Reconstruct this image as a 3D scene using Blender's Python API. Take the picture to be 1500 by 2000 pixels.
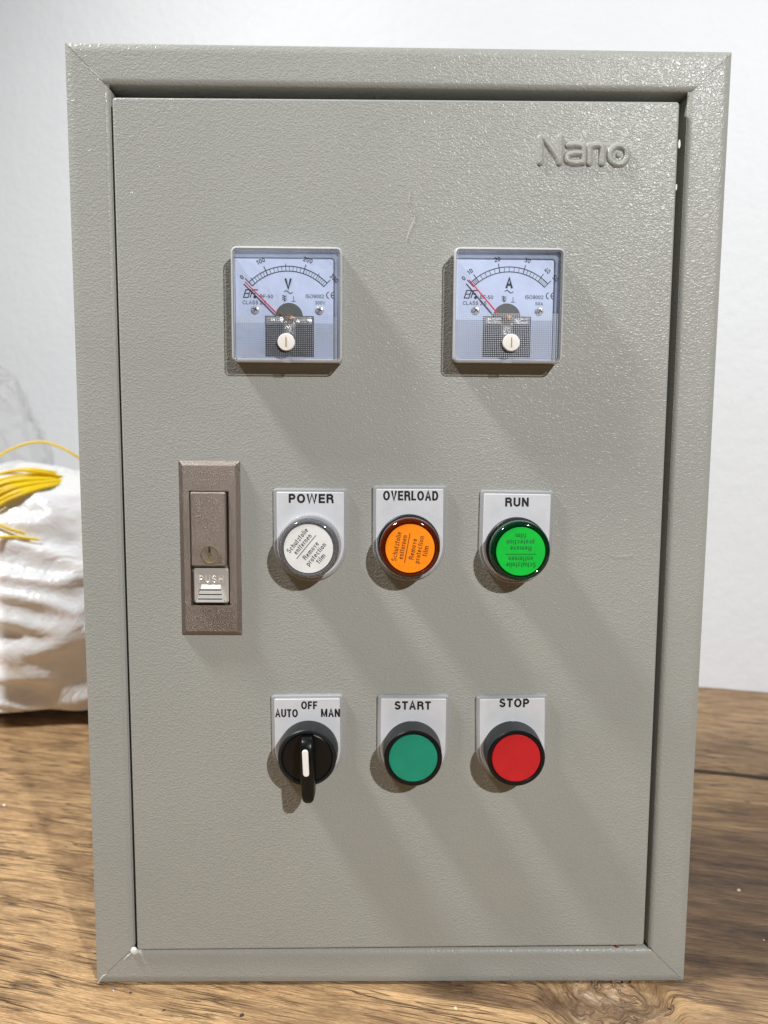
import bpy, math, random
from mathutils import Vector, Matrix, noise
R = math.radians
random.seed(7)
S = bpy.context.scene
for o in list(bpy.data.objects): bpy.data.objects.remove(o)

# ------------------------------------------------------------------ camera
cd = bpy.data.cameras.new('camera'); cam = bpy.data.objects.new('camera', cd)
S.collection.objects.link(cam); S.camera = cam
cam.location = (-0.01080, -0.36454, 0.28124)
cam.rotation_euler = (1.46492, -0.00731, -0.01298)
cd.sensor_fit = 'VERTICAL'; cd.sensor_height = 24; cd.sensor_width = 18; cd.lens = 18.0
cd.clip_start = 0.01; cd.clip_end = 50
cd.dof.use_dof = True; cd.dof.focus_distance = 0.362; cd.dof.aperture_fstop = 7.0

# ------------------------------------------------------------------ world and lamps
W = bpy.data.worlds.new('World'); S.world = W; W.use_nodes = True
bg = W.node_tree.nodes['Background']
bg.inputs[0].default_value = (0.93, 0.965, 1.0, 1); bg.inputs[1].default_value = 0.03

def area_lamp(name, loc, target, power, size, col, size_y=None):
    l = bpy.data.lights.new(name, 'AREA'); l.energy = power; l.size = size; l.color = col
    l.shape = 'DISK' if size_y is None else 'RECTANGLE'
    if size_y: l.size_y = size_y
    o = bpy.data.objects.new(name, l); S.collection.objects.link(o)
    o.location = loc
    o.rotation_euler = (Vector(target) - Vector(loc)).to_track_quat('-Z', 'Y').to_euler()
    return o
# lamp in front of the cabinet, up on the right: crisp short shadows to the lower left
area_lamp('front_lamp', (0.715, -1.40, 1.17), (0, 0.1, 0.2), 34.5, 0.042, (0.985, 0.99, 1.0))
# ceiling lamp up on the left, almost in the plane of the door: long raking shadows
area_lamp('ceiling_lamp', (-0.70, -0.16, 1.25), (0.0, -0.70, 0.1), 25.0, 0.17, (0.99, 0.985, 0.98))

S.view_settings.view_transform = 'Standard'; S.view_settings.look = 'None'
S.view_settings.exposure = 0.0; S.view_settings.gamma = 1.0
S.render.engine = 'CYCLES'

# ------------------------------------------------------------------ materials
MAT = {}
def new_mat(name):
    m = bpy.data.materials.new(name); m.use_nodes = True
    nt = m.node_tree; b = nt.nodes['Principled BSDF']; MAT[name] = m
    return m, nt, b
def nd(nt, t, **kw):
    n = nt.nodes.new(t)
    for k, v in kw.items(): setattr(n, k, v)
    return n
def setv(n, **kw):
    for k, v in kw.items(): n.inputs[k.replace('_', ' ')].default_value = v
def coords(nt, scale, kind='Object', rot=(0, 0, 0)):
    tc = nd(nt, 'ShaderNodeTexCoord'); mp = nd(nt, 'ShaderNodeMapping')
    nt.links.new(tc.outputs[kind], mp.inputs['Vector'])
    mp.inputs['Scale'].default_value = scale; mp.inputs['Rotation'].default_value = rot
    return mp.outputs[0]
def noise_n(nt, vec, scale, detail=2, rough=0.5, dist=0.0):
    n = nd(nt, 'ShaderNodeTexNoise'); nt.links.new(vec, n.inputs['Vector'])
    n.inputs['Scale'].default_value = scale; n.inputs['Detail'].default_value = detail
    n.inputs['Roughness'].default_value = rough; n.inputs['Distortion'].default_value = dist
    return n.outputs['Fac']
def ramp(nt, fac, stops):
    r = nd(nt, 'ShaderNodeValToRGB'); nt.links.new(fac, r.inputs[0])
    el = r.color_ramp.elements
    while len(el) < len(stops): el.new(0.5)
    for e, (p, c) in zip(el, stops):
        e.position = p; e.color = (*c, 1) if len(c) == 3 else c
    return r.outputs[0]
def mixc(nt, fac, a, b, mode='MIX'):
    m = nd(nt, 'ShaderNodeMix', data_type='RGBA', blend_type=mode)
    if isinstance(fac, (int, float)): m.inputs[0].default_value = fac
    else: nt.links.new(fac, m.inputs[0])
    for i, v in ((6, a), (7, b)):
        if isinstance(v, tuple): m.inputs[i].default_value = (*v, 1)
        else: nt.links.new(v, m.inputs[i])
    return m.outputs[2]
def mth(nt, op, a, b=None, c=None, clamp=False):
    m = nd(nt, 'ShaderNodeMath', operation=op, use_clamp=clamp)
    for i, v in enumerate((a, b, c)):
        if v is None: continue
        if isinstance(v, (int, float)): m.inputs[i].default_value = v
        else: nt.links.new(v, m.inputs[i])
    return m.outputs[0]
def bump(nt, height, dist, strength=1.0, prev=None):
    b = nd(nt, 'ShaderNodeBump'); nt.links.new(height, b.inputs['Height'])
    b.inputs['Distance'].default_value = dist; b.inputs['Strength'].default_value = strength
    if prev is not None: nt.links.new(prev, b.inputs['Normal'])
    return b.outputs[0]

# leather-grained grey enamel
m, nt, b = new_mat('grey_paint')
v = coords(nt, (1, 1, 1.35))
warp = nd(nt, 'ShaderNodeTexNoise'); nt.links.new(v, warp.inputs['Vector']); setv(warp, Scale=260.0, Detail=1.0)
vm = nd(nt, 'ShaderNodeVectorMath', operation='MULTIPLY_ADD')
nt.links.new(warp.outputs['Color'], vm.inputs[0]); vm.inputs[1].default_value = (0.0022,)*3; nt.links.new(v, vm.inputs[2])
n1 = noise_n(nt, vm.outputs[0], 560, 1.5, 0.5)
rid = mth(nt, 'ABSOLUTE', mth(nt, 'SUBTRACT', n1, 0.5))
rid = mth(nt, 'MINIMUM', mth(nt, 'MULTIPLY', rid, 5.0), 0.8)
n2 = noise_n(nt, vm.outputs[0], 900, 1.0, 0.5)
hgt = mth(nt, 'MULTIPLY_ADD', n2, 0.35, rid)
n3 = noise_n(nt, v, 22, 2)
hgt2 = mth(nt, 'MULTIPLY_ADD', n3, 0.6, hgt)
nt.links.new(bump(nt, hgt2, 0.000105, 1.0), b.inputs['Normal'])
big = noise_n(nt, v, 9, 3)
nt.links.new(ramp(nt, big, [(0.3, (0.306, 0.310, 0.284)), (0.7, (0.336, 0.338, 0.308))]), b.inputs['Base Color'])
sm = noise_n(nt, coords(nt, (1, 1, 0.5), rot=(0, 0.6, 0)), 26, 4, 0.65)
nt.links.new(ramp(nt, sm, [(0.3, (0.23,)*3), (0.7, (0.33,)*3)]), b.inputs['Roughness']); b.inputs['Specular IOR Level'].default_value = 0.17

# plain paint for the inside
def simple(name, col, rough=0.5, metal=0.0, coat=0.0, spec=0.5, bscale=None, bdist=0.0, trans=0.0):
    m, nt, b = new_mat(name)
    v = coords(nt, (1, 1, 1)); n = noise_n(nt, v, 120, 3)
    c0 = tuple(x*0.93 for x in col); c1 = tuple(min(1, x*1.05) for x in col)
    nt.links.new(ramp(nt, n, [(0.3, c0), (0.7, c1)]), b.inputs['Base Color'])
    setv(b, Roughness=rough, Metallic=metal)
    b.inputs['Coat Weight'].default_value = coat; b.inputs['Specular IOR Level'].default_value = spec
    b.inputs['Transmission Weight'].default_value = trans
    if bscale: nt.links.new(bump(nt, noise_n(nt, v, bscale, 3), bdist), b.inputs['Normal'])
    return m
simple('inner_paint', (0.20, 0.20, 0.18), 0.5)
simple('black_plastic', (0.004, 0.0045, 0.005), 0.30, spec=0.3, bscale=2500, bdist=0.00001)
simple('collar_plastic', (0.010, 0.011, 0.012), 0.42, spec=0.3, bscale=2500, bdist=0.00001)
simple('ink', (0.006, 0.006, 0.008), 0.5)
simple('dial_ink', (0.010, 0.010, 0.016), 0.6)
simple('green_cap', (0.003, 0.24, 0.145), 0.42, bscale=900, bdist=0.00001)
simple('red_cap', (0.50, 0.008, 0.014), 0.42, bscale=900, bdist=0.00001)
simple('white_inlay', (0.84, 0.82, 0.78), 0.5)
simple('dial_white', (0.60, 0.67, 0.83), 0.55)
simple('needle_red', (0.75, 0.012, 0.03), 0.5)
simple('screw_steel', (0.75, 0.75, 0.73), 0.3, metal=0.5, bscale=1500, bdist=0.0001)
simple('window_black', (0.012, 0.012, 0.012), 0.5, spec=0.3)
simple('window_grey', (0.11, 0.11, 0.10), 0.5)
simple('coil_metal', (0.62, 0.60, 0.55), 0.32, metal=0.8, bscale=1300, bdist=0.0004)
simple('copper', (0.42, 0.22, 0.09), 0.4, metal=0.6)
simple('knob_white', (0.80, 0.77, 0.72), 0.35, coat=0.3)
simple('legend_insert', (0.58, 0.59, 0.61), 0.42)
simple('film_white', (0.74, 0.74, 0.73), 0.45)
simple('film_orange', (1.0, 0.27, 0.004), 0.4)
simple('film_green', (0.0, 0.50, 0.04), 0.4)
simple('text_orange', (0.16, 0.035, 0.005), 0.5)
simple('text_green', (0.004, 0.13, 0.02), 0.5)
simple('text_grey', (0.06, 0.06, 0.07), 0.5)
simple('yellow_wire', (1.0, 0.70, 0.01), 0.38)
simple('brass', (0.48, 0.40, 0.20), 0.3, metal=0.8)
simple('dark_slot', (0.01, 0.01, 0.01), 0.6)
simple('rust', (0.22, 0.09, 0.03), 0.8)
simple('crumb_pale', (0.75, 0.62, 0.38), 0.7)
simple('crumb_white', (0.8, 0.78, 0.74), 0.6)
simple('crumb_dark', (0.05, 0.028, 0.018), 0.8)
simple('hair_and_scratch_pale', (0.62, 0.60, 0.55), 0.5)
simple('bead_white', (0.62, 0.63, 0.60), 0.3)

# satin nickel with fine grit
def nickel(name, col, rough, grit):
    m, nt, b = new_mat(name)
    v = coords(nt, (1, 1, 1)); n = noise_n(nt, v, 2600, 2, 0.6); n2 = noise_n(nt, v, 60, 2)
    c = mixc(nt, n2, tuple(x*0.85 for x in col), tuple(x*1.1 for x in col))
    nt.links.new(c, b.inputs['Base Color']); setv(b, Metallic=0.85, Roughness=rough)
    nt.links.new(bump(nt, n, grit), b.inputs['Normal'])
nickel('nickel', (0.27, 0.230, 0.203), 0.36, 0.00040)
nickel('nickel_bright', (0.78, 0.75, 0.70), 0.35, 0.00006); MAT['nickel_bright'].node_tree.nodes['Principled BSDF'].inputs['Metallic'].default_value = 0.6

# clear plastics: a see-through body with surface gloss (no bending, thin walls)
def clear(name, tint, gloss_rough=0.04, body=0.0, body_col=(0.8, 0.82, 0.86), gain=1.0, dots=False, wr=None):
    m = bpy.data.materials.new(name); m.use_nodes = True; MAT[name] = m
    nt = m.node_tree; nt.nodes.clear(); out = nd(nt, 'ShaderNodeOutputMaterial')
    tr = nd(nt, 'ShaderNodeBsdfTransparent'); tr.inputs[0].default_value = (*tint, 1)
    df = nd(nt, 'ShaderNodeBsdfDiffuse'); df.inputs[0].default_value = (*body_col, 1)
    gl = nd(nt, 'ShaderNodeBsdfGlossy'); gl.inputs['Roughness'].default_value = gloss_rough
    fr = nd(nt, 'ShaderNodeFresnel'); fr.inputs[0].default_value = 1.48
    m1 = nd(nt, 'ShaderNodeMixShader'); m2 = nd(nt, 'ShaderNodeMixShader')
    nt.links.new(tr.outputs[0], m1.inputs[1]); nt.links.new(df.outputs[0], m1.inputs[2])
    m1.inputs[0].default_value = body
    f = mth(nt, 'MULTIPLY', fr.outputs[0], gain, clamp=True)
    if dots:
        v = coords(nt, (1, 1, 1))
        sx = nd(nt, 'ShaderNodeSeparateXYZ'); nt.links.new(v, sx.inputs[0])
        k = 2*math.pi/0.00082
        a = mth(nt, 'SINE', mth(nt, 'MULTIPLY', sx.outputs[0], k)); c = mth(nt, 'SINE', mth(nt, 'MULTIPLY', sx.outputs[2], k))
        h = mth(nt, 'MAXIMUM', a, c)
        hh = mth(nt, 'MULTIPLY_ADD', h, 0.5, 0.5)
        nn = noise_n(nt, v, 300, 2)
        nt.links.new(mth(nt, 'MULTIPLY', mth(nt, 'MULTIPLY', hh, mth(nt, 'MULTIPLY_ADD', nn, 0.6, 0.7)), body*1.5, clamp=True), m1.inputs[0])
        bn = bump(nt, hh, 0.00025)
        for q in (gl, fr, df): nt.links.new(bn, q.inputs['Normal'])
    if wr:
        v = coords(nt, (1, 1, 1)); bn = bump(nt, noise_n(nt, v, wr[0], 3, 0.6, 0.5), wr[1])
        nt.links.new(bn, gl.inputs['Normal']); nt.links.new(bn, fr.inputs['Normal'])
    nt.links.new(f, m2.inputs[0]); nt.links.new(m1.outputs[0], m2.inputs[1]); nt.links.new(gl.outputs[0], m2.inputs[2])
    nt.links.new(m2.outputs[0], out.inputs[0])
    return m
clear('cover_face', (0.97, 0.975, 1.0), 0.05, 0.02, wr=(60, 0.0004))
clear('cover_wall', (0.97, 0.975, 0.98), 0.05, 0.14, (0.95, 0.96, 0.97), 1.5, wr=(180, 0.0003))
clear('cover_grid', (0.97, 0.975, 0.98), 0.16, 0.03, (0.85, 0.87, 0.92), 1.6)
clear('cover_frost', (0.97, 0.975, 0.98), 0.2, 0.45, (0.92, 0.94, 0.97), 1.6)
clear('cover_frost_strong', (0.97, 0.975, 0.98), 0.2, 0.85, (0.92, 0.94, 0.97), 1.6)
clear('cover_rim_glint', (0.97, 0.975, 0.98), 0.06, 0.48, (0.92, 0.93, 0.95), 1.6)  # whitened so the rim carries the bright refracted edge light in its colour
clear('holder_clear', (0.90, 0.91, 0.92), 0.06, 0.50, (0.62, 0.63, 0.64), 1.3)
clear('clear_film', (0.99, 0.99, 0.99), 0.18, 0.03, (0.90, 0.90, 0.90), 0.09, wr=(22, 0.0012))

def lens_glass(name, col, rough=0.06):
    m, nt, b = new_mat(name)
    b.inputs['Base Color'].default_value = (*col, 1)
    setv(b, Roughness=rough, IOR=1.49); b.inputs['Transmission Weight'].default_value = 0.9
    v = coords(nt, (1, 1, 1)); nt.links.new(bump(nt, noise_n(nt, v, 200, 2), 0.00003), b.inputs['Normal'])
lens_glass('lens_clear', (0.90, 0.91, 0.95))
lens_glass('lens_orange', (0.60, 0.07, 0.008))
lens_glass('lens_green', (0.003, 0.20, 0.06))
lens_glass('lens_under_clear', (0.30, 0.30, 0.34))

# wall
m, nt, b = new_mat('wall_paint')
v = coords(nt, (1, 1, 1)); n = noise_n(nt, v, 5, 4); nb = noise_n(nt, v, 90, 4, 0.6); ns = noise_n(nt, coords(nt, (1, 1, 0.35), rot=(0, 0.4, 0)), 40, 4, 0.65)
nt.links.new(ramp(nt, n, [(0.3, (0.66, 0.68, 0.695)), (0.7, (0.70, 0.72, 0.735))]), b.inputs['Base Color'])
hh = mth(nt, 'MULTIPLY_ADD', ns, 0.8, nb)
nt.links.new(bump(nt, hh, 0.0008), b.inputs['Normal']); setv(b, Roughness=0.55)

# plastic bag
m, nt, b = new_mat('bag_plastic')
v = coords(nt, (1, 1, 1))
setv(b, Roughness=0.22); b.inputs['Base Color'].default_value = (0.90, 0.90, 0.91, 1)
b.inputs['Subsurface Weight'].default_value = 0.25; b.inputs['Subsurface Scale'].default_value = 0.01
w1 = noise_n(nt, v, 26, 5, 0.55, 1.2); w2 = noise_n(nt, v, 90, 3, 0.6, 0.6)
r1 = mth(nt, 'ABSOLUTE', mth(nt, 'SUBTRACT', w1, 0.5))
nt.links.new(bump(nt, mth(nt, 'MULTIPLY_ADD', w2, 0.06, r1), 0.0045), b.inputs['Normal'])

# old table wood: grain runs along local X
def wood(name, tint=1.0, seed=0.0, lightc=(0.62, 0.395, 0.19), midc=(0.40, 0.228, 0.100), darkc=(0.11, 0.052, 0.026)):
    m, nt, b = new_mat(name)
    tc = nd(nt, 'ShaderNodeTexCoord'); add = nd(nt, 'ShaderNodeVectorMath', operation='ADD')
    nt.links.new(tc.outputs['Object'], add.inputs[0]); add.inputs[1].default_value = (seed, seed*1.7, 0)
    base = tc.outputs['Object'] if seed == 0 else add.outputs[0]
    # swirl of the grain round a burl
    gx, gy, br = 0.108, 0.006, 0.040
    d = nd(nt, 'ShaderNodeVectorMath', operation='DISTANCE'); nt.links.new(tc.outputs['Object'], d.inputs[0]); d.inputs[1].default_value = (gx, gy, 0)
    burl = nd(nt, 'ShaderNodeMapRange'); nt.links.new(d.outputs['Value'], burl.inputs[0])
    burl.inputs[1].default_value = br; burl.inputs[2].default_value = 0.012; burl.interpolation_type = 'SMOOTHSTEP'
    bm = burl.outputs[0] if seed == 0 else None
    wn = nd(nt, 'ShaderNodeTexNoise'); nt.links.new(base, wn.inputs['Vector']); setv(wn, Scale=9.0, Detail=2.0)
    amp = 0.007
    wv = nd(nt, 'ShaderNodeVectorMath', operation='SCALE'); nt.links.new(wn.outputs['Color'], wv.inputs[0]); wv.inputs['Scale'].default_value = amp
    av = nd(nt, 'ShaderNodeVectorMath', operation='ADD'); nt.links.new(base, av.inputs[0]); nt.links.new(wv.outputs[0], av.inputs[1])
    cur = av.outputs[0]
    if bm is not None:
        wn2 = nd(nt, 'ShaderNodeTexNoise'); nt.links.new(base, wn2.inputs['Vector']); setv(wn2, Scale=55.0, Detail=2.0)
        wv2 = nd(nt, 'ShaderNodeVectorMath', operation='SCALE'); nt.links.new(wn2.outputs['Color'], wv2.inputs[0])
        nt.links.new(mth(nt, 'MULTIPLY', bm, 0.05), wv2.inputs['Scale'])
        a2 = nd(nt, 'ShaderNodeVectorMath', operation='ADD'); nt.links.new(cur, a2.inputs[0]); nt.links.new(wv2.outputs[0], a2.inputs[1]); cur = a2.outputs[0]
    def mapped(sc):
        mp = nd(nt, 'ShaderNodeMapping'); nt.links.new(cur, mp.inputs['Vector']); mp.inputs['Scale'].default_value = sc; return mp.outputs[0]
    g1 = noise_n(nt, mapped((9, 130, 30)), 1.0, 5, 0.62)
    g2 = noise_n(nt, mapped((45, 900, 60)), 1.0, 4, 0.7)
    g3 = noise_n(nt, mapped((14, 260, 60)), 1.0, 3, 0.6)
    bl = noise_n(nt, mapped((5.5, 13, 8)), 1.0, 4, 0.6)
    col = ramp(nt, g1, [(0.28, midc), (0.52, lightc), (0.75, tuple(min(1, c*1.18) for c in lightc))])
    col = mixc(nt, ramp(nt, g2, [(0.30, (0.85,)*3), (0.48, (0,)*3)]), col, tuple(c*0.62 for c in midc))
    col = mixc(nt, ramp(nt, g3, [(0.30, (0.75,)*3), (0.42, (0,)*3)]), col, darkc)
    stain = ramp(nt, bl, [(0.53, (0,)*3), (0.68, (0.7,)*3)])
    col = mixc(nt, stain, col, mixc(nt, 0.5, midc, darkc))
    pits = ramp(nt, noise_n(nt, mapped((90, 190, 60)), 1.0, 2, 0.5), [(0.20, (1,)*3), (0.27, (0,)*3)])
    col = mixc(nt, pits, col, tuple(c*0.35 for c in darkc))
    pa = noise_n(nt, mapped((16, 60, 20)), 1.0, 5, 0.7)
    col = mixc(nt, ramp(nt, pa, [(0.36, (0.75,)*3), (0.50, (0,)*3)]), col, tuple(c*0.55 for c in midc))
    col = mixc(nt, ramp(nt, pa, [(0.54, (0,)*3), (0.68, (0.6,)*3)]), col, tuple(min(1, c*1.25) for c in lightc))
    ck = mth(nt, 'ABSOLUTE', mth(nt, 'SUBTRACT', noise_n(nt, mapped((9, 150, 40)), 1.0, 2, 0.5), 0.5))
    ckm = ramp(nt, noise_n(nt, mapped((16, 60, 20)), 1.0, 2, 0.5), [(0.47, (0,)*3), (0.58, (1,)*3)])
    crack = mth(nt, 'MULTIPLY', ramp(nt, ck, [(0.0, (1,)*3), (0.022, (0,)*3)]), ckm)
    col = mixc(nt, mth(nt, 'MULTIPLY', crack, 0.8), col, tuple(c*0.55 for c in darkc))
    ck2 = mth(nt, 'ABSOLUTE', mth(nt, 'SUBTRACT', noise_n(nt, mapped((20, 330, 60)), 1.0, 2, 0.5), 0.5))
    cm2 = ramp(nt, noise_n(nt, mapped((30, 90, 20)), 1.0, 2, 0.5), [(0.42, (0,)*3), (0.60, (1,)*3)])
    crack2 = mth(nt, 'MULTIPLY', ramp(nt, ck2, [(0.0, (1,)*3), (0.045, (0,)*3)]), cm2)
    col = mixc(nt, mth(nt, 'MULTIPLY', crack2, 0.7), col, tuple(c*0.8 for c in darkc))
    fib = noise_n(nt, mapped((110, 1500, 200)), 1.0, 3, 0.75)
    col = mixc(nt, ramp(nt, fib, [(0.36, (0.55,)*3), (0.5, (0,)*3)]), col, tuple(c*0.6 for c in midc))
    col = mixc(nt, ramp(nt, fib, [(0.58, (0,)*3), (0.72, (0.5,)*3)]), col, tuple(min(1, c*1.45) for c in lightc))
    white = ramp(nt, noise_n(nt, mapped((60, 300, 60)), 1.0, 2, 0.5), [(0.68, (0,)*3), (0.80, (0.5,)*3)])
    col = mixc(nt, white, col, (0.72, 0.60, 0.46))
    if bm is not None:
        bn = ramp(nt, noise_n(nt, mapped((60, 150, 60)), 1.0, 4, 0.65), [(0.35, (0.07, 0.035, 0.02)), (0.55, (0.42, 0.28, 0.17)), (0.7, (0.66, 0.52, 0.38))])
        col = mixc(nt, mth(nt, 'MULTIPLY', bm, 0.8), col, bn)
        # stained and dark wood, plus the cabinet's shadow painted in at right and front
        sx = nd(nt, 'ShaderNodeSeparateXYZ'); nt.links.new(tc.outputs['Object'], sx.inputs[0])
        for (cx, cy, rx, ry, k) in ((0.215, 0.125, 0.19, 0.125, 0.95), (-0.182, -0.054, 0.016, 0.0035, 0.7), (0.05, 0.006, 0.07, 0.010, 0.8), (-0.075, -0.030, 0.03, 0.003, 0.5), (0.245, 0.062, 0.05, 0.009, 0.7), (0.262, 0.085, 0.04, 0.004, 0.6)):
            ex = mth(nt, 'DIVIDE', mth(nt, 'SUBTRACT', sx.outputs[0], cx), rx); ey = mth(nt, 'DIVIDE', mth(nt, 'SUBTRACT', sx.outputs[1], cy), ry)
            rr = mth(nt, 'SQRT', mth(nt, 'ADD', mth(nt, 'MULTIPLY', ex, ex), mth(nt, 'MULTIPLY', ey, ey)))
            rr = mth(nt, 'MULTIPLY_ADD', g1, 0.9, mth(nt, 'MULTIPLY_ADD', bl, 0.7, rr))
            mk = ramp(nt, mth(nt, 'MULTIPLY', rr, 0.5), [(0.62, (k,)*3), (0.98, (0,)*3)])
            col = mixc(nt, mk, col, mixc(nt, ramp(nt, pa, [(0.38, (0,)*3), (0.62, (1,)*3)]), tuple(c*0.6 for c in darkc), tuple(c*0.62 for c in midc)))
    nt.links.new(col, b.inputs['Base Color'])
    h = mth(nt, 'MULTIPLY_ADD', g2, 0.8, g3)
    h = mth(nt, 'MULTIPLY_ADD', crack, -1.2, h)
    h = mth(nt, 'MULTIPLY_ADD', fib, 0.6, h)
    h = mth(nt, 'MULTIPLY_ADD', crack2, -0.8, h)
    h = mth(nt, 'MULTIPLY_ADD', g1, 0.5, h)
    if bm is not None: h = mth(nt, 'MULTIPLY_ADD', mth(nt, 'MULTIPLY', bm, noise_n(nt, mapped((60, 150, 60)), 1.0, 3, 0.6)), 3.0, h)
    nt.links.new(bump(nt, h, 0.0013), b.inputs['Normal'])
    nt.links.new(ramp(nt, bl, [(0.3, (0.42,)*3), (0.7, (0.62,)*3)]), b.inputs['Roughness'])
    return m
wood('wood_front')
wood('wood_back', seed=3.3, lightc=(0.50, 0.32, 0.165), midc=(0.35, 0.21, 0.10), darkc=(0.11, 0.055, 0.03))
wood('wood_near', seed=7.1)

# ------------------------------------------------------------------ mesh helpers
class MB:
    def __init__(s): s.v = []; s.f = []; s.m = []; s.mi = 0
    def add(s, vs, fs):
        k = len(s.v); s.v += [tuple(p) for p in vs]
        for f in fs: s.f.append(tuple(i+k for i in f)); s.m.append(s.mi)
    def build(s, name, mats, parent=None, loc=(0, 0, 0), smooth=35, rot=None, coll=None):
        me = bpy.data.meshes.new(name); me.from_pydata(s.v, [], s.f)
        if not isinstance(mats, (list, tuple)): mats = [mats]
        for x in mats: me.materials.append(MAT[x])
        me.polygons.foreach_set('material_index', s.m); me.validate(); me.update()
        if smooth is not None:
            me.polygons.foreach_set('use_smooth', [len(p.vertices) <= 4 for p in me.polygons])
            try: me.set_sharp_from_angle(angle=R(smooth))
            except Exception: pass
        o = bpy.data.objects.new(name, me); S.collection.objects.link(o)
        o.location = loc
        if rot: o.rotation_euler = rot
        if parent: o.parent = parent
        return o
    def box(s, x0, x1, y0, y1, z0, z1):
        s.add([(x, y, z) for x in (x0, x1) for y in (y0, y1) for z in (z0, z1)],
              [(0, 1, 3, 2), (4, 6, 7, 5), (0, 4, 5, 1), (2, 3, 7, 6), (0, 2, 6, 4), (1, 5, 7, 3)])
    def rings(s, rings, cap0=True, cap1=True, closed=True):
        n = len(rings[0]); vs = [p for r in rings for p in r]; fs = []
        for i in range(len(rings)-1):
            for j in range(n if closed else n-1):
                a = i*n+j; b_ = i*n+(j+1) % n
                fs.append((a, b_, b_+n, a+n))
        if cap0: fs.append(tuple(range(n))[::-1])
        if cap1: fs.append(tuple((len(rings)-1)*n+i for i in range(n)))
        s.add(vs, fs)
    # outline pts (x,z) counter-clockwise seen from -y; layers [(inset, y)] from back to front
    def plate(s, pts, layers, cap0=True, cap1=True):
        L = [[(p[0], y, p[1]) for p in inset(pts, d)] for d, y in layers]
        if False:
            cx = sum(p[0] for p in pts)/len(pts); cz = sum(p[1] for p in pts)/len(pts)
            L.append([(p[0]+(cx-p[0])*0.03, p[1], p[2]+(cz-p[2])*0.03) for p in L[-1]])
        s.rings(L, cap0, cap1)
    def lathe(s, prof, n=64, c=(0, 0), cap0=False, cap1=True):   # prof [(r, y)]
        rg = [[(c[0]+r*math.cos(2*math.pi*j/n), y, c[1]+r*math.sin(2*math.pi*j/n)) for j in range(n)] for r, y in prof]
        s.rings(rg, cap0, cap1)
    def tube(s, pts, r, n=8):
        pts = [Vector(p) for p in pts]; rg = []; up = Vector((0.13, 0.2, 0.97)).normalized()
        for i, p in enumerate(pts):
            t = (pts[min(i+1, len(pts)-1)]-pts[max(i-1, 0)]).normalized()
            a = t.cross(up)
            if a.length < 1e-4: a = t.cross(Vector((1, 0, 0)))
            a.normalize(); b_ = t.cross(a)
            rr = r[i] if isinstance(r, (list, tuple)) else r
            rg.append([p+a*rr*math.cos(2*math.pi*j/n)+b_*rr*math.sin(2*math.pi*j/n) for j in range(n)])
        s.rings(rg)
    # flat printed line in the x,z plane at depth y
    def ribbon(s, pts, w, y, closed=False):
        L = []; n = len(pts); P = [Vector(p) for p in pts]
        for i in range(n):
            if closed: a, b_ = P[i]-P[i-1], P[(i+1) % n]-P[i]
            else: a = P[i]-P[i-1] if i else P[1]-P[0]; b_ = P[i+1]-P[i] if i < n-1 else P[i]-P[i-1]
            a = a.normalized(); b_ = b_.normalized(); na = Vector((-a.y, a.x)); nb_ = Vector((-b_.y, b_.x))
            m_ = (na+nb_); m_ = m_.normalized() if m_.length > 1e-6 else na
            k = min(1.6, 1/max(0.3, m_.dot(na))); L.append((P[i]+m_*w/2*k, P[i]-m_*w/2*k))
        vs = []; 
        for a, b_ in L: vs += [(a.x, y, a.y), (b_.x, y, b_.y)]
        fs = [(2*i+1, 2*((i+1) % n)+1, 2*((i+1) % n), 2*i) for i in range(n if closed else n-1)]
        s.add(vs, fs)
    def disc(s, c, r, y, n=32):
        s.add([(c[0]+r*math.cos(2*math.pi*j/n), y, c[1]+r*math.sin(2*math.pi*j/n)) for j in range(n)], [tuple(range(n))])
    # text with a given size, bold offset; centred at c, height h (cap), width w, turned by rot
    def text(s, body, c, h, w=None, y=0, rot=0, t=0.17, extr=0.0, base=False, sp=0.13):
        W_, st = lay(body, t, sp); kx = h if w is None else w/W_; cr, sr = math.cos(rot), math.sin(rot)
        for n_, q in enumerate(st):
            P = []
            for a, b_ in q:
                a2 = (a-W_/2)*kx; b2 = (b_-(0 if base else 0.5))*h
                P.append((c[0]+a2*cr-b2*sr, c[1]+a2*sr+b2*cr))
            s.ribbon(P, t*(h*0.55+kx*0.45), y-0.000003*(n_ % 7)-extr)

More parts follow.
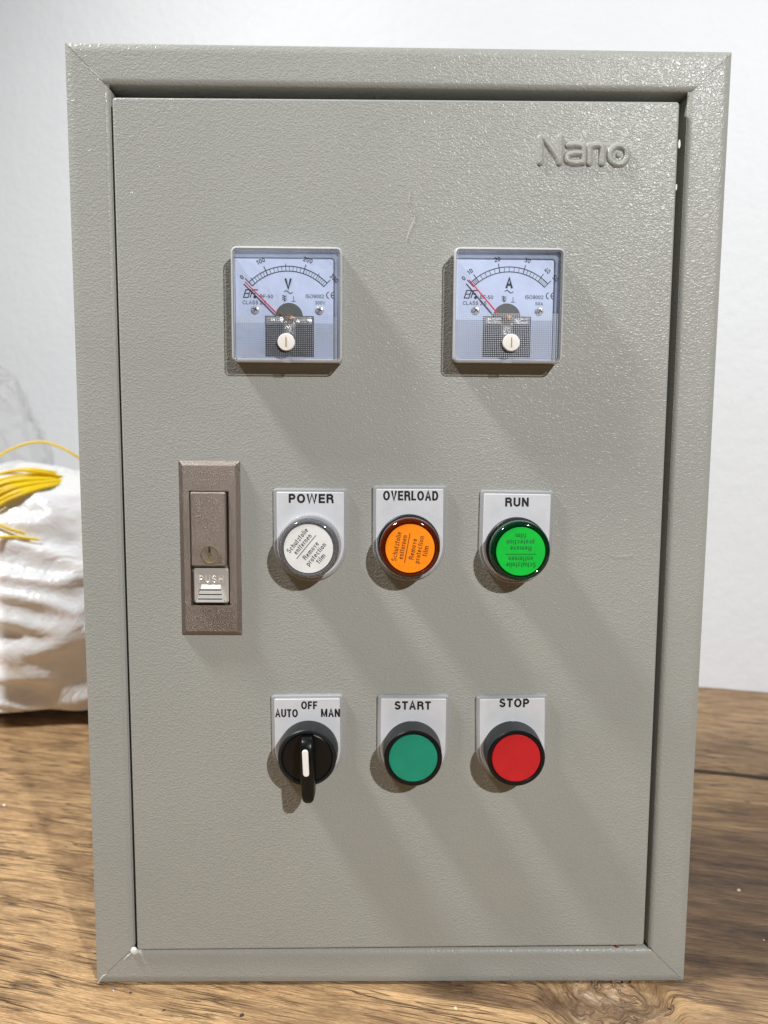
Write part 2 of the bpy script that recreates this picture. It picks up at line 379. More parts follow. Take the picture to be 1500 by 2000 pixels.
# ---- a plain grotesque letter set drawn as pen strokes; cap height 1, advance = w
def _arc(cx, cy, rx, ry, a0, a1, n=14):
    return [(cx+rx*math.cos(R(a0+(a1-a0)*i/n)), cy+ry*math.sin(R(a0+(a1-a0)*i/n))) for i in range(n+1)]
def letter(ch, t):
    h = t/2; X = 0.72; m = 1-h; b = h; r = X-h; A = _arc; mid = 0.52
    xh = 0.73-h  # x height centreline
    G = {
     'P': (0.66, [[(h, 0), (h, 1)], [(h, m), (0.36, m)]+A(0.36, (m+0.47)/2, 0.66-h-0.36, (m-0.47)/2, 90, -90)+[(h, 0.47)]]),
     'R': (0.70, [[(h, 0), (h, 1)], [(h, m), (0.38, m)]+A(0.38, (m+mid)/2, 0.67-h-0.38, (m-mid)/2, 90, -90)+[(h, mid)], [(0.34, mid), (0.52, mid-0.06), (0.58, mid-0.2), (0.60, 0.1), (0.66, 0)]]),
     'O': (0.80, [A(0.40, 0.5, 0.40-h, 0.51-h, 90, 450, 32)]),
     'W': (1.02, [[(h*0.9, 1), (0.27, h*0.2), (0.51, 0.98), (0.75, h*0.2), (1.02-h*0.9, 1)]]),
     'E': (0.62, [[(0.62, m), (h, m), (h, b), (0.62, b)], [(h, mid), (0.58, mid)]]),
     'F': (0.58, [[(0.58, m), (h, m), (h, 0)], [(h, 0.49), (0.52, 0.49)]]),
     'V': (0.70, [[(h*0.9, 1), (0.35, h*0.2), (0.70-h*0.9, 1)]]),
     'L': (0.56, [[(h, 1), (h, b), (0.56, b)]]),
     'A': (0.72, [[(h*0.8, 0), (0.36, 1-h*0.2), (0.72-h*0.8, 0)], [(0.16, 0.34), (0.56, 0.34)]]),
     'D': (0.71, [[(h, b), (h, m), (0.34, m)]+A(0.34, 0.5, 0.71-h-0.34, 0.5-h, 90, -90)+[(h*0.2, b)]]),
     'U': (0.70, [[(h, 1), (h, 0.34)]+A(0.35, 0.33, 0.35-h, 0.33-h, 180, 360)+[(0.70-h, 0.34), (0.70-h, 1)]]),
     'N': (0.70, [[(h, 0), (h, 1)], [(h, 0.95), (0.70-h, 0.05)], [(0.70-h, 0), (0.70-h, 1)]]),
     'M': (0.84, [[(h, 0), (h, 1)], [(h, 0.96), (0.42, h), (0.84-h, 0.96)], [(0.84-h, 0), (0.84-h, 1)]]),
     'T': (0.62, [[(0, m), (0.62, m)], [(0.31, m), (0.31, 0)]]),
     'H': (0.70, [[(h, 0), (h, 1)], [(h, 0.5), (0.70-h, 0.5)], [(0.70-h, 0), (0.70-h, 1)]]),
     'I': (t, [[(h, 0), (h, 1)]]),
     'C': (0.72, [A(0.38, 0.5, 0.38-h, 0.51-h, 38, 322, 26)]),
     'S': (0.66, [A(0.33, m-0.22, 0.31-h, 0.235, 20, 180, 12)+[(h+0.02, m-0.27), (0.12+h, 0.575), (0.33, 0.51), (0.54-h, 0.445)]+A(0.33, b+0.235, 0.33-h, 0.25, 20, -165, 14)]),
     'B': (0.67, [[(h, 0), (h, 1)], [(h, m), (0.36, m)]+A(0.36, (m+mid)/2, 0.62-h-0.36, (m-mid)/2, 90, -90)+[(h, mid)], [(0.36, mid)]+A(0.38, (mid+b)/2, 0.67-h-0.38, (mid-b)/2, 90, -90)+[(h, b)]]),
     '0': (0.58, [A(0.29, 0.5, 0.29-h, 0.5-h, 90, 450, 26)]),
     '1': (0.42, [[(0.08, 0.74), (0.24, 0.80), (0.34-h, 1)], [(0.34-h, 1), (0.34-h, 0)]]),
     '2': (0.58, [A(0.29, 0.70, 0.29-h, 0.30-h, 170, -20, 12)+[(0.45, 0.44), (0.14, 0.2), (h, b), (0.58, b)]]),
     '3': (0.58, [A(0.28, 0.745, 0.24-h, 0.255-h, 160, -75, 12)+A(0.29, 0.28, 0.29-h, 0.28-h, 80, -160, 14)]),
     '4': (0.60, [[(0.44, 0), (0.44, 0.97), (h, 0.27), (0.60, 0.27)]]),
     '5': (0.58, [[(0.52, m), (0.14, m), (0.09, 0.52)]+A(0.29, 0.33, 0.29-h, 0.33-h, 130, -155, 16)]),
     '9': (0.58, [A(0.29, 0.68, 0.29-h, 0.32-h, 0, 360, 22), [(0.58-h, 0.68), (0.58-h, 0.5)]+A(0.29, 0.42, 0.29-h, 0.42-h, 0, -150, 12)]),
     '-': (0.32, [[(0, 0.37), (0.32, 0.37)]]), '.': (t*1.1, [[(h, 0), (h, t*1.1)]]), ' ': (0.18, []),
     'c': (0.50, [A(0.27, xh/2+h/2, 0.27-h, (xh-h)/2, 42, 318, 18)]),
     'h': (0.52, [[(h, 0), (h, 1)], [(h, 0.42)]+A(0.26, 0.46, 0.26-h, xh-0.46, 170, 0, 10)+[(0.52-h, 0)]]),
     'n': (0.52, [[(h, 0), (h, 0.73)], [(h, 0.42)]+A(0.26, 0.46, 0.26-h, xh-0.46, 170, 0, 10)+[(0.52-h, 0)]]),
     'u': (0.52, [[(0.52-h, 0), (0.52-h, 0.73)], [(h, 0.73), (h, 0.27)]+A(0.26, 0.27, 0.26-h, 0.27-h, 180, 350, 10)]),
     't': (0.30, [[(0.13, 0.93), (0.13, 0.14)]+A(0.24, 0.14, 0.11, 0.14-h, 180, 275, 6), [(0, 0.70), (0.28, 0.70)]]),
     'z': (0.48, [[(0.02, xh), (0.46, xh), (h, b), (0.48, b)]]),
     'f': (0.30, [[(0.13, 0), (0.13, 0.86)]+A(0.25, 0.86, 0.12, m-0.86, 180, 85, 6), [(0, 0.70), (0.28, 0.70)]]),
     'o': (0.55, [A(0.275, xh/2+h/2, 0.275-h, (xh-h)/2, 90, 450, 22)]),
     'l': (t, [[(h, 0), (h, 1)]]), 'i': (t, [[(h, 0), (h, 0.73)], [(h, 0.88), (h, 1)]]),
     'e': (0.54, [[(h, 0.40), (0.54-h, 0.40)], A(0.27, xh/2+h/2, 0.27-h, (xh-h)/2, 5, 318, 22)]),
     'r': (0.32, [[(h, 0), (h, 0.73)], [(h, 0.42)]+A(0.26, 0.44, 0.26-h, xh-0.44, 170, 80, 6)+[(0.32, xh)]]),
     'm': (0.82, [[(h, 0), (h, 0.73)], [(h, 0.44)]+A(0.235, 0.48, 0.235-h, xh-0.48, 170, 0, 8)+[(0.47-h, 0)], [(0.47-h, 0.44)]+A(0.58, 0.48, 0.24-h, xh-0.48, 170, 0, 8)+[(0.82-h, 0)]]),
     'v': (0.50, [[(h*0.9, 0.73), (0.25, h*0.3), (0.50-h*0.9, 0.73)]]),
     'p': (0.56, [[(h, -0.27), (h, 0.73)], A(0.28, xh/2+h/2, 0.28-h, (xh-h)/2, 90, 450, 20)]),
    }
    return G[ch]
def lay(body, t, sp=0.13):
    x = 0; out = []
    for ch in body:
        w, st = letter(ch, t)
        for q in st: out.append([(x+a, b_) for a, b_ in q])
        x += w+sp
    return x-sp, out
def inset(pts, d):
    if d == 0: return pts
    n = len(pts); out = []
    for i in range(n):
        p0, p, p1 = Vector(pts[i-1]), Vector(pts[i]), Vector(pts[(i+1) % n])
        a = (p-p0).normalized(); b_ = (p1-p).normalized(); na = Vector((-a.y, a.x)); nb_ = Vector((-b_.y, b_.x))
        m_ = (na+nb_).normalized(); k = 1/max(0.5, m_.dot(na)); out.append(tuple(p+m_*d*k))
    return out
def rrect(w, h, r, n=6, c=(0, 0)):
    out = []
    for (sx, sy, a0) in ((1, -1, -90), (1, 1, 0), (-1, 1, 90), (-1, -1, 180)):
        for i in range(n+1):
            a = R(a0+90*i/n); out.append((c[0]+sx*(w/2-r)+r*math.cos(a), c[1]+sy*(h/2-r)+r*math.sin(a)))
    return out
def part(o, label=None, kind=None):
    if label: o['label'] = label
    if kind: o['kind'] = kind
    return o
def thing(name, label, cat, loc=(0, 0, 0), rz=0, group=None):
    o = bpy.data.objects.new(name, None); S.collection.objects.link(o); o.location = loc; o.rotation_euler = (0, 0, rz)
    o.empty_display_size = 0.02
    return tag(o, label, cat, group)
def tag(o, label, cat, group=None):
    o['label'] = label; o['category'] = cat
    if group: o['group'] = group
    return o
def catmull(P, n=10):
    P = [Vector(p) for p in P]; Q = [2*P[0]-P[1]]+P+[2*P[-1]-P[-2]]; out = []
    for i in range(1, len(Q)-2):
        for j in range(n):
            t = j/n; a, b_, c, d = Q[i-1:i+3]
            out.append(0.5*((2*b_)+(c-a)*t+(2*a-5*b_+4*c-d)*t*t+(3*b_-a-3*c+d)*t**3))
    out.append(P[-1]); return out

# ------------------------------------------------------------------ setting: wall and table
TA = -R(13.9)
def T(u, v, z=0):  # table frame to world
    return (u*math.cos(TA)-v*math.sin(TA), u*math.sin(TA)+v*math.cos(TA), z)
mb = MB(); mb.box(-1.6, 1.6, 0.541, 0.60, -0.85, 2.2)
wall = mb.build('wall', 'wall_paint', rot=(0, 0, TA), smooth=None); wall['kind'] = 'structure'
mb = MB(); mb.box(-2.5, 2.5, -2.5, 0.60, -0.90, -0.85)
fl = mb.build('floor', 'inner_paint', rot=(0, 0, TA), smooth=None); fl['kind'] = 'structure'

table = thing('wooden_table', 'old rough brown plank table top under the grey cabinet', 'table', (0, 0, 0), TA)
def plank(u0, u1, v0, v1, mat, wav=0.0012, seed=0):
    mb = MB(); nu = 120; nv = 24; th = 0.035
    top = []
    for i in range(nu+1):
        u = u0+(u1-u0)*i/nu
        a = v0+wav*noise.noise(Vector((u*18, seed, 0)))*1.2; b_ = v1+wav*noise.noise(Vector((u*18, seed+5, 0)))*1.2
        row = []
        for j in range(nv+1):
            v = a+(b_-a)*j/nv; e = min(v-a, b_-v)
            z = -0.0025*max(0, 1-e/0.003)**2-0.0006*(0.5+0.5*noise.noise(Vector((u*6, v*22, seed))))
            # keep the board flat under the cabinet
            row.append((u, v, min(z, -0.0002)))
        top.append(row)
    vs = [p for r in top for p in r]; w = nv+1
    fs = [(i*w+j, (i+1)*w+j, (i+1)*w+j+1, i*w+j+1) for i in range(nu) for j in range(nv)]
    n0 = len(vs)
    rim = [i*w for i in range(nu+1)]+[nu*w+j for j in range(1, nv+1)]+[i*w+nv for i in range(nu-1, -1, -1)]+[j for j in range(nv-1, 0, -1)]
    for k in rim: vs.append((vs[k][0], vs[k][1], -th))
    m_ = len(rim)
    for k in range(m_): fs.append((rim[k], n0+k, n0+(k+1) % m_, rim[(k+1) % m_]))
    fs.append(tuple(n0+k for k in range(m_))[::-1])
    mb.add(vs, fs); return mb.build('plank', mat, table, smooth=40)
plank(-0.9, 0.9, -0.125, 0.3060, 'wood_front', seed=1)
plank(-0.9, 0.9, 0.3120, 0.5395, 'wood_back', seed=3)
plank(-0.9, 0.9, -0.42, -0.128, 'wood_near', seed=9)
mb = MB(); mb.box(-0.9, 0.9, 0.3064, 0.3116, -0.03, -0.0022)
mb.build('gap_dirt', 'crumb_dark', table, smooth=None)
for (u, v) in ((-0.8, -0.33), (0.8, -0.33), (-0.8, 0.45), (0.8, 0.45)):
    mb = MB(); mb.box(u-0.035, u+0.035, v-0.035, v+0.035, -0.849, -0.036); mb.build('leg', 'wood_near', table, smooth=None)

# ------------------------------------------------------------------ the cabinet
CW, CH, CD = 0.300, 0.4525, 0.150
cab = thing('control_cabinet', 'grey enamelled steel electrical control cabinet with meters, pilot lights and buttons', 'control panel', (0, 0, 0))
Z0 = 0.0011
# shell: closed sides behind the front frame
mb = MB()
hw = CW/2-0.0008
mb.box(-hw, -hw+0.0015, 0.004, CD, Z0+0.0008, CH-0.0008); mb.box(hw-0.0015, hw, 0.004, CD, Z0+0.0008, CH-0.0008)
mb.box(-hw+0.0015, hw-0.0015, 0.004, CD, Z0+0.0008, Z0+0.0023); mb.box(-hw+0.0015, hw-0.0015, 0.004, CD, CH-0.0023, CH-0.0008)
mb.box(-hw+0.0015, hw-0.0015, CD-0.0015, CD-0.0001, Z0+0.0023, CH-0.0023)
mb.build('shell', 'grey_paint', cab, smooth=None)
# four mitred frame rails with rolled inner edge
def rail(side):
    U = 0.0195 if side in 'LR' else 0.0178
    prof = [(0.0, 0.0030), (0.0, 0.0009), (0.0003, 0.0003), (0.0009, 0.0)]
    prof += [(0.004, 0), (0.008, 0), (0.012, 0)]
    r = 0.0030
    prof += [(U-r+r*math.sin(R(a)), r-r*math.cos(R(a))) for a in range(0, 91, 10)]
    prof += [(U, 0.008), (U, 0.014)]
    L = CW if side in 'TB' else CH-Z0
    g = 0.00012; rings = []
    NS = 2
    for k in range(NS+1):
        rg = []
        for u, y in prof:
            s0 = u+g; s = s0+(L-2*s0)*k/NS
            if side == 'T': rg.append((-CW/2+s, y, CH-u))
            elif side == 'B': rg.append((CW/2-s, y, Z0+u))
            elif side == 'L': rg.append((-CW/2+u, y, Z0+s))
            else: rg.append((CW/2-u, y, CH-s))
        rings.append(rg)
    mb = MB(); mb.rings(rings, False, False, closed=False); mb.f = [f[::-1] for f in mb.f]
    o = mb.build('frame_rail', 'grey_paint', cab, smooth=30); return o
for sd in 'TRBL': rail(sd)
# dark back web behind the mitres and the gap
mb = MB(); mb.box(-CW/2+0.0012, -CW/2+0.019, 0.0012, 0.0018, Z0+0.0012, CH-0.0012)
mb.box(CW/2-0.019, CW/2-0.0012, 0.0012, 0.0018, Z0+0.0012, CH-0.0012)
mb.box(-CW/2+0.019, CW/2-0.019, 0.0012, 0.0018, CH-0.0165, CH-0.0012); mb.box(-CW/2+0.019, CW/2-0.019, 0.0012, 0.0018, Z0+0.0012, 0.0165)
mb.build('corner_backing', 'inner_paint', cab, smooth=None)
mb = MB()
for a, b_, c, d in ((-0.1306, -0.115, 0.0188, 0.4347), (0.115, 0.1306, 0.0188, 0.4347), (-0.115, 0.115, 0.0188, 0.034), (-0.115, 0.115, 0.419, 0.4347)):
    mb.box(a, b_, 0.0141, 0.0152, c, d)
mb.build('door_stop', 'dark_slot', cab, smooth=None)  # near-black: the shade of the door gap is put into its colour

# door: folded sheet with soft edges
DQ = [(-0.1286, 0.0198), (0.1279, 0.0219), (0.1266, 0.4300), (-0.1290, 0.4287)]
def quad_round(Q, r, n=5):
    out = []
    for i in range(4):
        p0, p, p1 = Vector(Q[i-1]), Vector(Q[i]), Vector(Q[(i+1) % 4]); a = (p0-p).normalized(); b_ = (p1-p).normalized()
        c = p+(a+b_)*r
        for k in range(n+1):
            t = R(90*k/n); out.append(tuple(c-b_*r*math.cos(t)-a*r*math.sin(t)))
    return out
mb = MB(); dq = quad_round(DQ, 0.0016, 4); DY = -0.0015
mb.plate(dq, [(0, 0.0125), (0, DY+0.0009), (0.00012, DY+0.0004), (0.0004, DY+0.0001), (0.0009, DY)], True, False)
# front sheet: the rounded outline is stitched to an inner grid of flat cells
ol = inset(dq, 0.0009); nn = len(ol); NX, NZ = 14, 22
q0, q1, q2, q3 = [Vector(p) for p in DQ]
def bil(u, v): p = (q0*(1-u)+q1*u)*(1-v)+(q3*(1-u)+q2*u)*v; return p
gu = [0.02+0.96*i/NX for i in range(NX+1)]; gv = [0.014+0.972*j/NZ for j in range(NZ+1)]
gr = [[bil(u, v) for v in gv] for u in gu]
gvs = [(p.x, DY, p.y) for col_ in gr for p in col_]; w1 = NZ+1
mb.add(gvs, [(i*w1+j, (i+1)*w1+j, (i+1)*w1+j+1, i*w1+j+1) for i in range(NX) for j in range(NZ)])
rim_i = [(i, 0) for i in range(NX)]+[(NX, j) for j in range(NZ)]+[(i, NZ) for i in range(NX, 0, -1)]+[(0, j) for j in range(NZ, 0, -1)]
inn = [gr[i][j] for i, j in rim_i]
# march the two loops together by angle
cx_, cz_ = 0.0, 0.225
an = lambda p: math.atan2((p[1]-cz_)/0.205, (p[0]-cx_)/0.128)
A_ = sorted([tuple(p) for p in ol], key=an); B_ = sorted([tuple(p) for p in inn], key=an)
vv = [(p[0], DY, p[1]) for p in A_]+[(p[0], DY, p[1]) for p in B_]; na, nb2 = len(A_), len(B_); ff = []; ia = ib = 0
while ia < na or ib < nb2:
    ta = an(A_[ia % na])+(2*math.pi if ia >= na else 0) if ia < na else 99; tb = an(B_[ib]) if ib < nb2 else 99
    pa = (ia-1) % na; pb_ = (ib-1) % nb2
    if ta <= tb: ff.append((pa, ia, na+pb_)); ia += 1
    else: ff.append((pa, na+ib, na+pb_)); ib += 1
mb.add(vv, ff)
door = mb.build('door', 'grey_paint', cab, smooth=40)

# raised letters "Nano" pressed out of the sheet
def emboss(mb, pts, w, h, loop=False):
    P = catmull([(p[0], 0, p[1]) for p in pts], 6) if len(pts) > 2 else [Vector((p[0], 0, p[1])) for p in pts]
    if len(pts) == 2: P = [P[0]+(P[1]-P[0])*i/6 for i in range(7)]
    prof = [(-1, 0), (-0.8, 0.28), (-0.55, 0.72), (-0.3, 0.95), (0, 1), (0.3, 0.95), (0.55, 0.72), (0.8, 0.28), (1, 0)]
    rg = []; n = len(P)
    for i, p in enumerate(P):
        if loop: t = (P[(i+1) % (n-1)]-P[(i-1) % (n-1)]).normalized()
        else: t = (P[min(i+1, n-1)]-P[max(i-1, 0)]).normalized()
        sd = Vector((-t.z, 0, t.x))
        rg.append([p+sd*w/2*a+Vector((0, -h*b_, 0)) for a, b_ in prof])
    if not loop:   # rounded ends
        def end(r, p, t, sgn):
            outs = []
            for q in (0.45, 0.8, 1.0):
                c = math.sqrt(1-q*q); outs.append([p+(v-p)*c+t*sgn*w/2*q*0.9 for v in r])
            return outs
        t0 = (P[1]-P[0]).normalized(); t1 = (P[-1]-P[-2]).normalized()
        e0 = end(rg[0], P[0], t0, -1)[::-1]; e1 = end(rg[-1], P[-1], t1, 1); rg = e0+rg+e1
    mb.rings(rg, False, False, closed=False)
def nano(zx, zy):   # millimetre layout of the raised logo
    return (0.0626+(zx-228)*0.0000757, 0.4150-(zy-650)*0.0000757)
mb = MB(); yy = 0
strokes = [([(246, 668), (246, 740), (246, 812)], 0), ([(262, 672), (300, 715), (345, 775), (358, 800)], 0), ([(362, 665), (362, 730), (362, 812)], 0),
           ([(412, 712), (455, 708), (496, 716), (504, 745), (504, 808)], 0), ([(500, 756), (450, 756), (412, 770), (410, 800), (450, 812), (500, 806)], 0),
           ([(540, 812), (540, 760), (542, 712)], 0), ([(542, 716), (580, 708), (612, 716), (618, 745), (618, 812)], 0)]
for pts, _ in strokes: emboss(mb, [nano(*p) for p in pts], 0.0036, 0.0012)
cc = nano(716, 764)
emboss(mb, [(cc[0]+0.0040*math.cos(R(a)), cc[1]+0.0040*math.sin(R(a))) for a in range(0, 361, 24)], 0.0034, 0.0012, True)
mb.lathe([(0.0013, 0), (0.0011, -0.0004), (0.0006, -0.0007), (0.0002, -0.00078)], 16, cc)
mb.build('raised_lettering', 'grey_paint', door, loc=(0, DY, 0), smooth=60)

# white paint bead at the lower left corner, weld slivers along the mitres
mb = MB()
mb.rings([[(0.0019*math.cos(R(e))*math.cos(a)*1.0, -0.0013*math.sin(R(e)), 0.0021*math.cos(R(e))*math.sin(a)) for a in [2*math.pi*i/20 for i in range(20)]] for e in (0, 20, 40, 60, 80)])
part(mb.build('paint_bead', 'bead_white', cab, (-0.1306, -0.0002, 0.0186), smooth=80), 'white paint bead in the lower left corner of the opening')
def weld(p0, p1, w, name='weld_seam', mat='bead_white', jit=0.0003):
    mb = MB(); n = 9; pts = []; rr = []
    for i in range(n):
        t = i/(n-1); q = Vector(p0).lerp(Vector(p1), t)
        pts.append((q[0]+random.uniform(-jit, jit), -0.00002, q[1]+random.uniform(-jit, jit))); rr.append(w*(0.35+math.sin(math.pi*t)))
    mb.tube(pts, rr, 6); mb.build(name, mat, cab, smooth=80)
weld((-0.1358, 0.0140), (-0.1315, 0.0176), 0.00018); weld((-0.1495, 0.0016), (-0.1445, 0.0068), 0.00022)
weld((-0.1425, 0.4440), (-0.1330, 0.4360), 0.00014, mat='bead_white', jit=0.0004)
weld((0.1490, 0.0014), (0.1450, 0.0045), 0.00020, mat='grey_paint'); weld((0.1425, 0.4445), (0.1495, 0.4515), 0.0002, mat='grey_paint')
# rust speck at the hinge foot and chipped paint spots in the right gap
mb = MB(); mb.lathe([(0.0011, 0), (0.0009, -0.0004), (0.0003, -0.0006)], 10); part(mb.build('rust_spot', 'rust', cab, (0.1155, 0.0012, 0.0200)), 'rusty spot at the lower right of the door edge')
for (x, z, s) in ((0.1281, 0.4125, 0.0011), (0.1276, 0.3935, 0.0008)):
    mb = MB(); mb.rings([[(s*0.5*k*math.cos(a), 0.0006*(1-k), s*1.8*k*math.sin(a)) for a in [2*math.pi*i/10 for i in range(10)]] for k in (1, 0.6, 0.2)])
    mb.build('paint_chip', 'crumb_white', cab, (x, 0.0008, z))

# ------------------------------------------------------------------ lock
def lk(zx, zy): return ((zx-427)*0.0000459, -(zy-995)*0.0000459)
LX, LZ = -0.0880, 0.2247
pw, ph = 0.0285, 0.0834
outer = rrect(pw, ph, 0.0004, 2)
hx0, hz1 = lk(225, 393); hx1, hz0 = lk(628, 1580)
mb = MB()
# plate with a rectangular well: ring of quads
def ringrect(w0, w1, z0, z1, y): return [(w0, y, z0), (w1, y, z0), (w1, y, z1), (w0, y, z1)]
seq = [ringrect(-pw/2, pw/2, -ph/2, ph/2, 0), ringrect(-pw/2, pw/2, -ph/2, ph/2, -0.0008), ringrect(-pw/2+0.0019, pw/2-0.0019, -ph/2+0.0019, ph/2-0.0019, -0.0030),
       ringrect(-pw/2+0.0022, pw/2-0.0022, -ph/2+0.0022, ph/2-0.0022, -0.0031),
       ringrect(hx0, hx1, hz0, hz1, -0.0031), ringrect(hx0, hx1, hz0, hz1, -0.0002)]
mb.rings(seq, False, True)
lock = mb.build('door_lock', 'nickel', cab, (LX, DY, LZ), smooth=None); part(lock, 'narrow satin nickel push lock on the left of the door')
fx0, fz1 = lk(234, 402); fx1, fz0 = lk(601, 1170)
mb = MB(); mb.plate(rrect(fx1-fx0, fz1-fz0, 0.0008, 3), [(0, 0), (0, -0.0031), (0.0006, -0.0038)])
flap = mb.build('lock_flap', 'nickel', lock, ((fx0+fx1)/2, -0.0001, (fz0+fz1)/2), smooth=None)
kx, kz = lk(430, 1043)
mb = MB(); mb.lathe([(0.0043, -0.0037), (0.0043, -0.0041), (0.0039, -0.0042), (0.0037, -0.0036), (0.0014, -0.0034), (0.0013, -0.0040), (0.0009, -0.0041)], 40, (0, 0))
mb.build('key_cylinder', 'brass', lock, (kx, -0.0001, kz), smooth=40)
mb = MB(); mb.box(-0.0004, 0.0004, -0.0044, -0.0042, 0.0009, 0.0034);
mb.build('keyhole', 'dark_slot', lock, (kx, -0.0001, kz), smooth=None)
bx0, bz1 = lk(252, 1194); bx1, bz0 = lk(612, 1556)
mb = MB(); w_, h_ = bx1-bx0, bz1-bz0
mb.plate(rrect(w_, h_, 0.0009, 3), [(0, 0), (0, -0.0022), (0.0006, -0.0028)])
# sloping grip
z = lambda zy: lk(0, zy)[1]-(bz0+bz1)/2
gy = [(1362, 0.0046, 0.0028), (1400, 0.0049, 0.0040), (1535, 0.0070, 0.0056), (1556, 0.0072, 0.0030)]
mb.rings([[(-hw_, -0.0027, z(zy)), (hw_, -0.0027, z(zy)), (hw_-0.0002, -y_, z(zy)), (-hw_+0.0002, -y_, z(zy))] for zy, hw_, y_ in gy])
pb = mb.build('push_latch', 'nickel_bright', lock, ((bx0+bx1)/2, -0.0001, (bz0+bz1)/2), smooth=None)
mb = MB()
for zy in (1413, 1458, 1503):
    t = (zy-1400)/135; y_ = 0.0040+0.0016*t
    mb.box(-0.0052-0.0006*t, 0.0052+0.0006*t, -y_-0.00012, -y_+0.0002, z(zy)-0.00022, z(zy)+0.00022)
mb.build('grip_groove', 'dark_slot', lock, ((bx0+bx1)/2, -0.0001, (bz0+bz1)/2), smooth=None)
mb = MB(); 
_w, _st = lay('PUSH', 0.2, 0.22)
for q in _st:
    mb.tube([((a/_w-0.5)*0.0118, -0.00285, (b_-0.5)*0.0036) for a, b_ in q], 0.00032, 6)
mb.build('raised_lettering', 'nickel_bright', lock, ((bx0+bx1)/2, -0.0001, lk(0, 1306)[1]), smooth=None)

# ------------------------------------------------------------------ panel meters
def meter(cx, cz, kind, label):
    mm = 0.0000457
    ox, oz = (712, 693) if kind == 'V' else (701, 694)
    D = lambda zx, zy: ((zx-ox)*mm, -(zy-oz)*mm)
    w, h = 0.0500, 0.0512
    # black tub inside the clear cover, its front closed by the dial
    mb = MB(); mb.plate(rrect(w-0.0048, h-0.0048, 0.0022, 5), [(0, 0), (0, -0.0038), (0.0008, -0.0040)])
    root = mb.build('panel_meter', 'window_black', cab, (cx, DY, cz), smooth=40); part(root, label)
    # clear cover: walls, rim and front
    o_ = rrect(w, h, 0.0027, 6)
    mb = MB(); mb.mi = 0
    mb.plate(o_, [(0, -0.0001), (0, -0.0088)], False, False); mb.mi = 2
    mb.plate(o_, [(0, -0.0088), (0.0002, -0.0094), (0.0006, -0.0098), (0.0010, -0.0099)], False, False); mb.mi = 0
    mb.plate(o_, [(0.0010, -0.0099), (0.0019, -0.0096)], False, False)
    mb.plate(inset(o_, 0.0012), [(0, -0.0093), (0, -0.0001)], False, False)
    mb.mi = 1
    mb.plate(inset(o_, 0.0019), [(0, -0.0096), (0.0001, -0.0096)], False, True)
    mb.build('clear_cover', ['cover_wall', 'cover_face', 'cover_rim_glint'], root, smooth=40)
    # dial plate
    dt = -0.0050
    mb = MB(); q = rrect(0.0463, 0.0475, 0.0018, 5, c=D(707, 677) if kind == 'V' else D(718, 660))
    q = rrect(0.0474, 0.0486, 0.0018, 5)
    mb.plate(q, [(0, dt+0.0006), (0, dt)])
    mb.build('dial_plate', 'dial_white', root, smooth=40)
    # dark window with the movement
    x0, x1 = (482, 970) if kind == 'V' else (462, 945)
    a = D(x0, 785); b_ = D(x1, 1188)
    mb = MB(); mb.mi = 0
    mb.add([(a[0], dt-0.00005, b_[1]), (b_[0], dt-0.00005, b_[1]), (b_[0], dt-0.00005, a[1]), (a[0], dt-0.00005, a[1])], [(0, 1, 2, 3)])
    mb.mi = 1; pc = D((x0+x1)/2-3, 795); pr = 138*mm
    pts = [(pc[0]+pr*math.cos(R(t)), dt-0.00004, pc[1]+pr*math.sin(R(t))) for t in range(0, 181, 6)]
    mb.add(pts, [tuple(range(len(pts)))])
    mb.build('dial_window', ['window_black', 'window_grey'], root, smooth=None)
    mx = (x0+x1)/2
    mb = MB()   # bright bracket, spring and coil frame seen through the window
    random.seed(11 if kind == 'V' else 12)
    for (zx0, zx1, zy0, zy1, yt) in ((-232, -60, 795, 868, 0.0009), (40, 225, 795, 868, 0.0009), (-62, 62, 840, 990, 0.0013)):
        p = D(mx+zx0, zy1); q2 = D(mx+zx1, zy0)
        g = 6; vs = []; fs = []
        for i in range(g+1):
            for j in range(g+1):
                e = 0 if i in (0, g) or j in (0, g) else 1
                vs.append((p[0]+(q2[0]-p[0])*i/g, dt-0.0001-e*(yt*random.uniform(0.5, 1.0)), p[1]+(q2[1]-p[1])*j/g))
        for i in range(g):
            for j in range(g): k = i*(g+1)+j; fs.append((k, k+g+1, k+g+2, k+1))
        mb.add(vs, fs)
    mb.build('movement_bracket', 'coil_metal', root, smooth=20)
    mb = MB(); sc = D(mx+2, 825)
    for r in (0.0008, 0.0014, 0.0020): mb.tube([(sc[0]+r*math.cos(t), dt-0.0018, sc[1]+r*math.sin(t)) for t in [2*math.pi*i/20 for i in range(21)]], 0.00018, 5)
    mb.tube([(sc[0]-0.004, dt-0.0015, sc[1]+0.0035), (sc[0], dt-0.0018, sc[1]+0.0004)], 0.0002, 5)
    mb.build('hair_spring', 'copper', root)
    # scale
    mb = MB(); C = D(715, 850) if kind == 'V' else D(717, 850)
    pol = lambda ang, r: (C[0]+r*mm*math.sin(R(ang)), C[1]+r*mm*math.cos(R(ang)))
    yS = dt-0.00006
    mb.ribbon([pol(t, 548) for t in range(-45, 46, 3)], 0.00038, yS)
    mb.ribbon([pol(t, 500) for t in range(-45, 46, 3)], 0.00038, yS)
    if kind == 'V':
        keys = [(-45, 600, '0', 632, -9), (-40.6, 572, None, 0, 0), (-23.7, 595, '100', 652, 0), (-2.4, 572, None, 0, 0), (17.5, 592, '200', 640, 0), (32.8, 572, None, 0, 0), (45, 592, '300', 632, 0)]
    else:
        keys = [(-45, 590, '0', 628, 0), (-37, 590, '10', 635, 0), (-10.9, 590, '20', 632, 0), (15.8, 590, '30', 638, 0), (35.2, 590, '40', 640, 0), (45, 590, '50', 640, 0)]
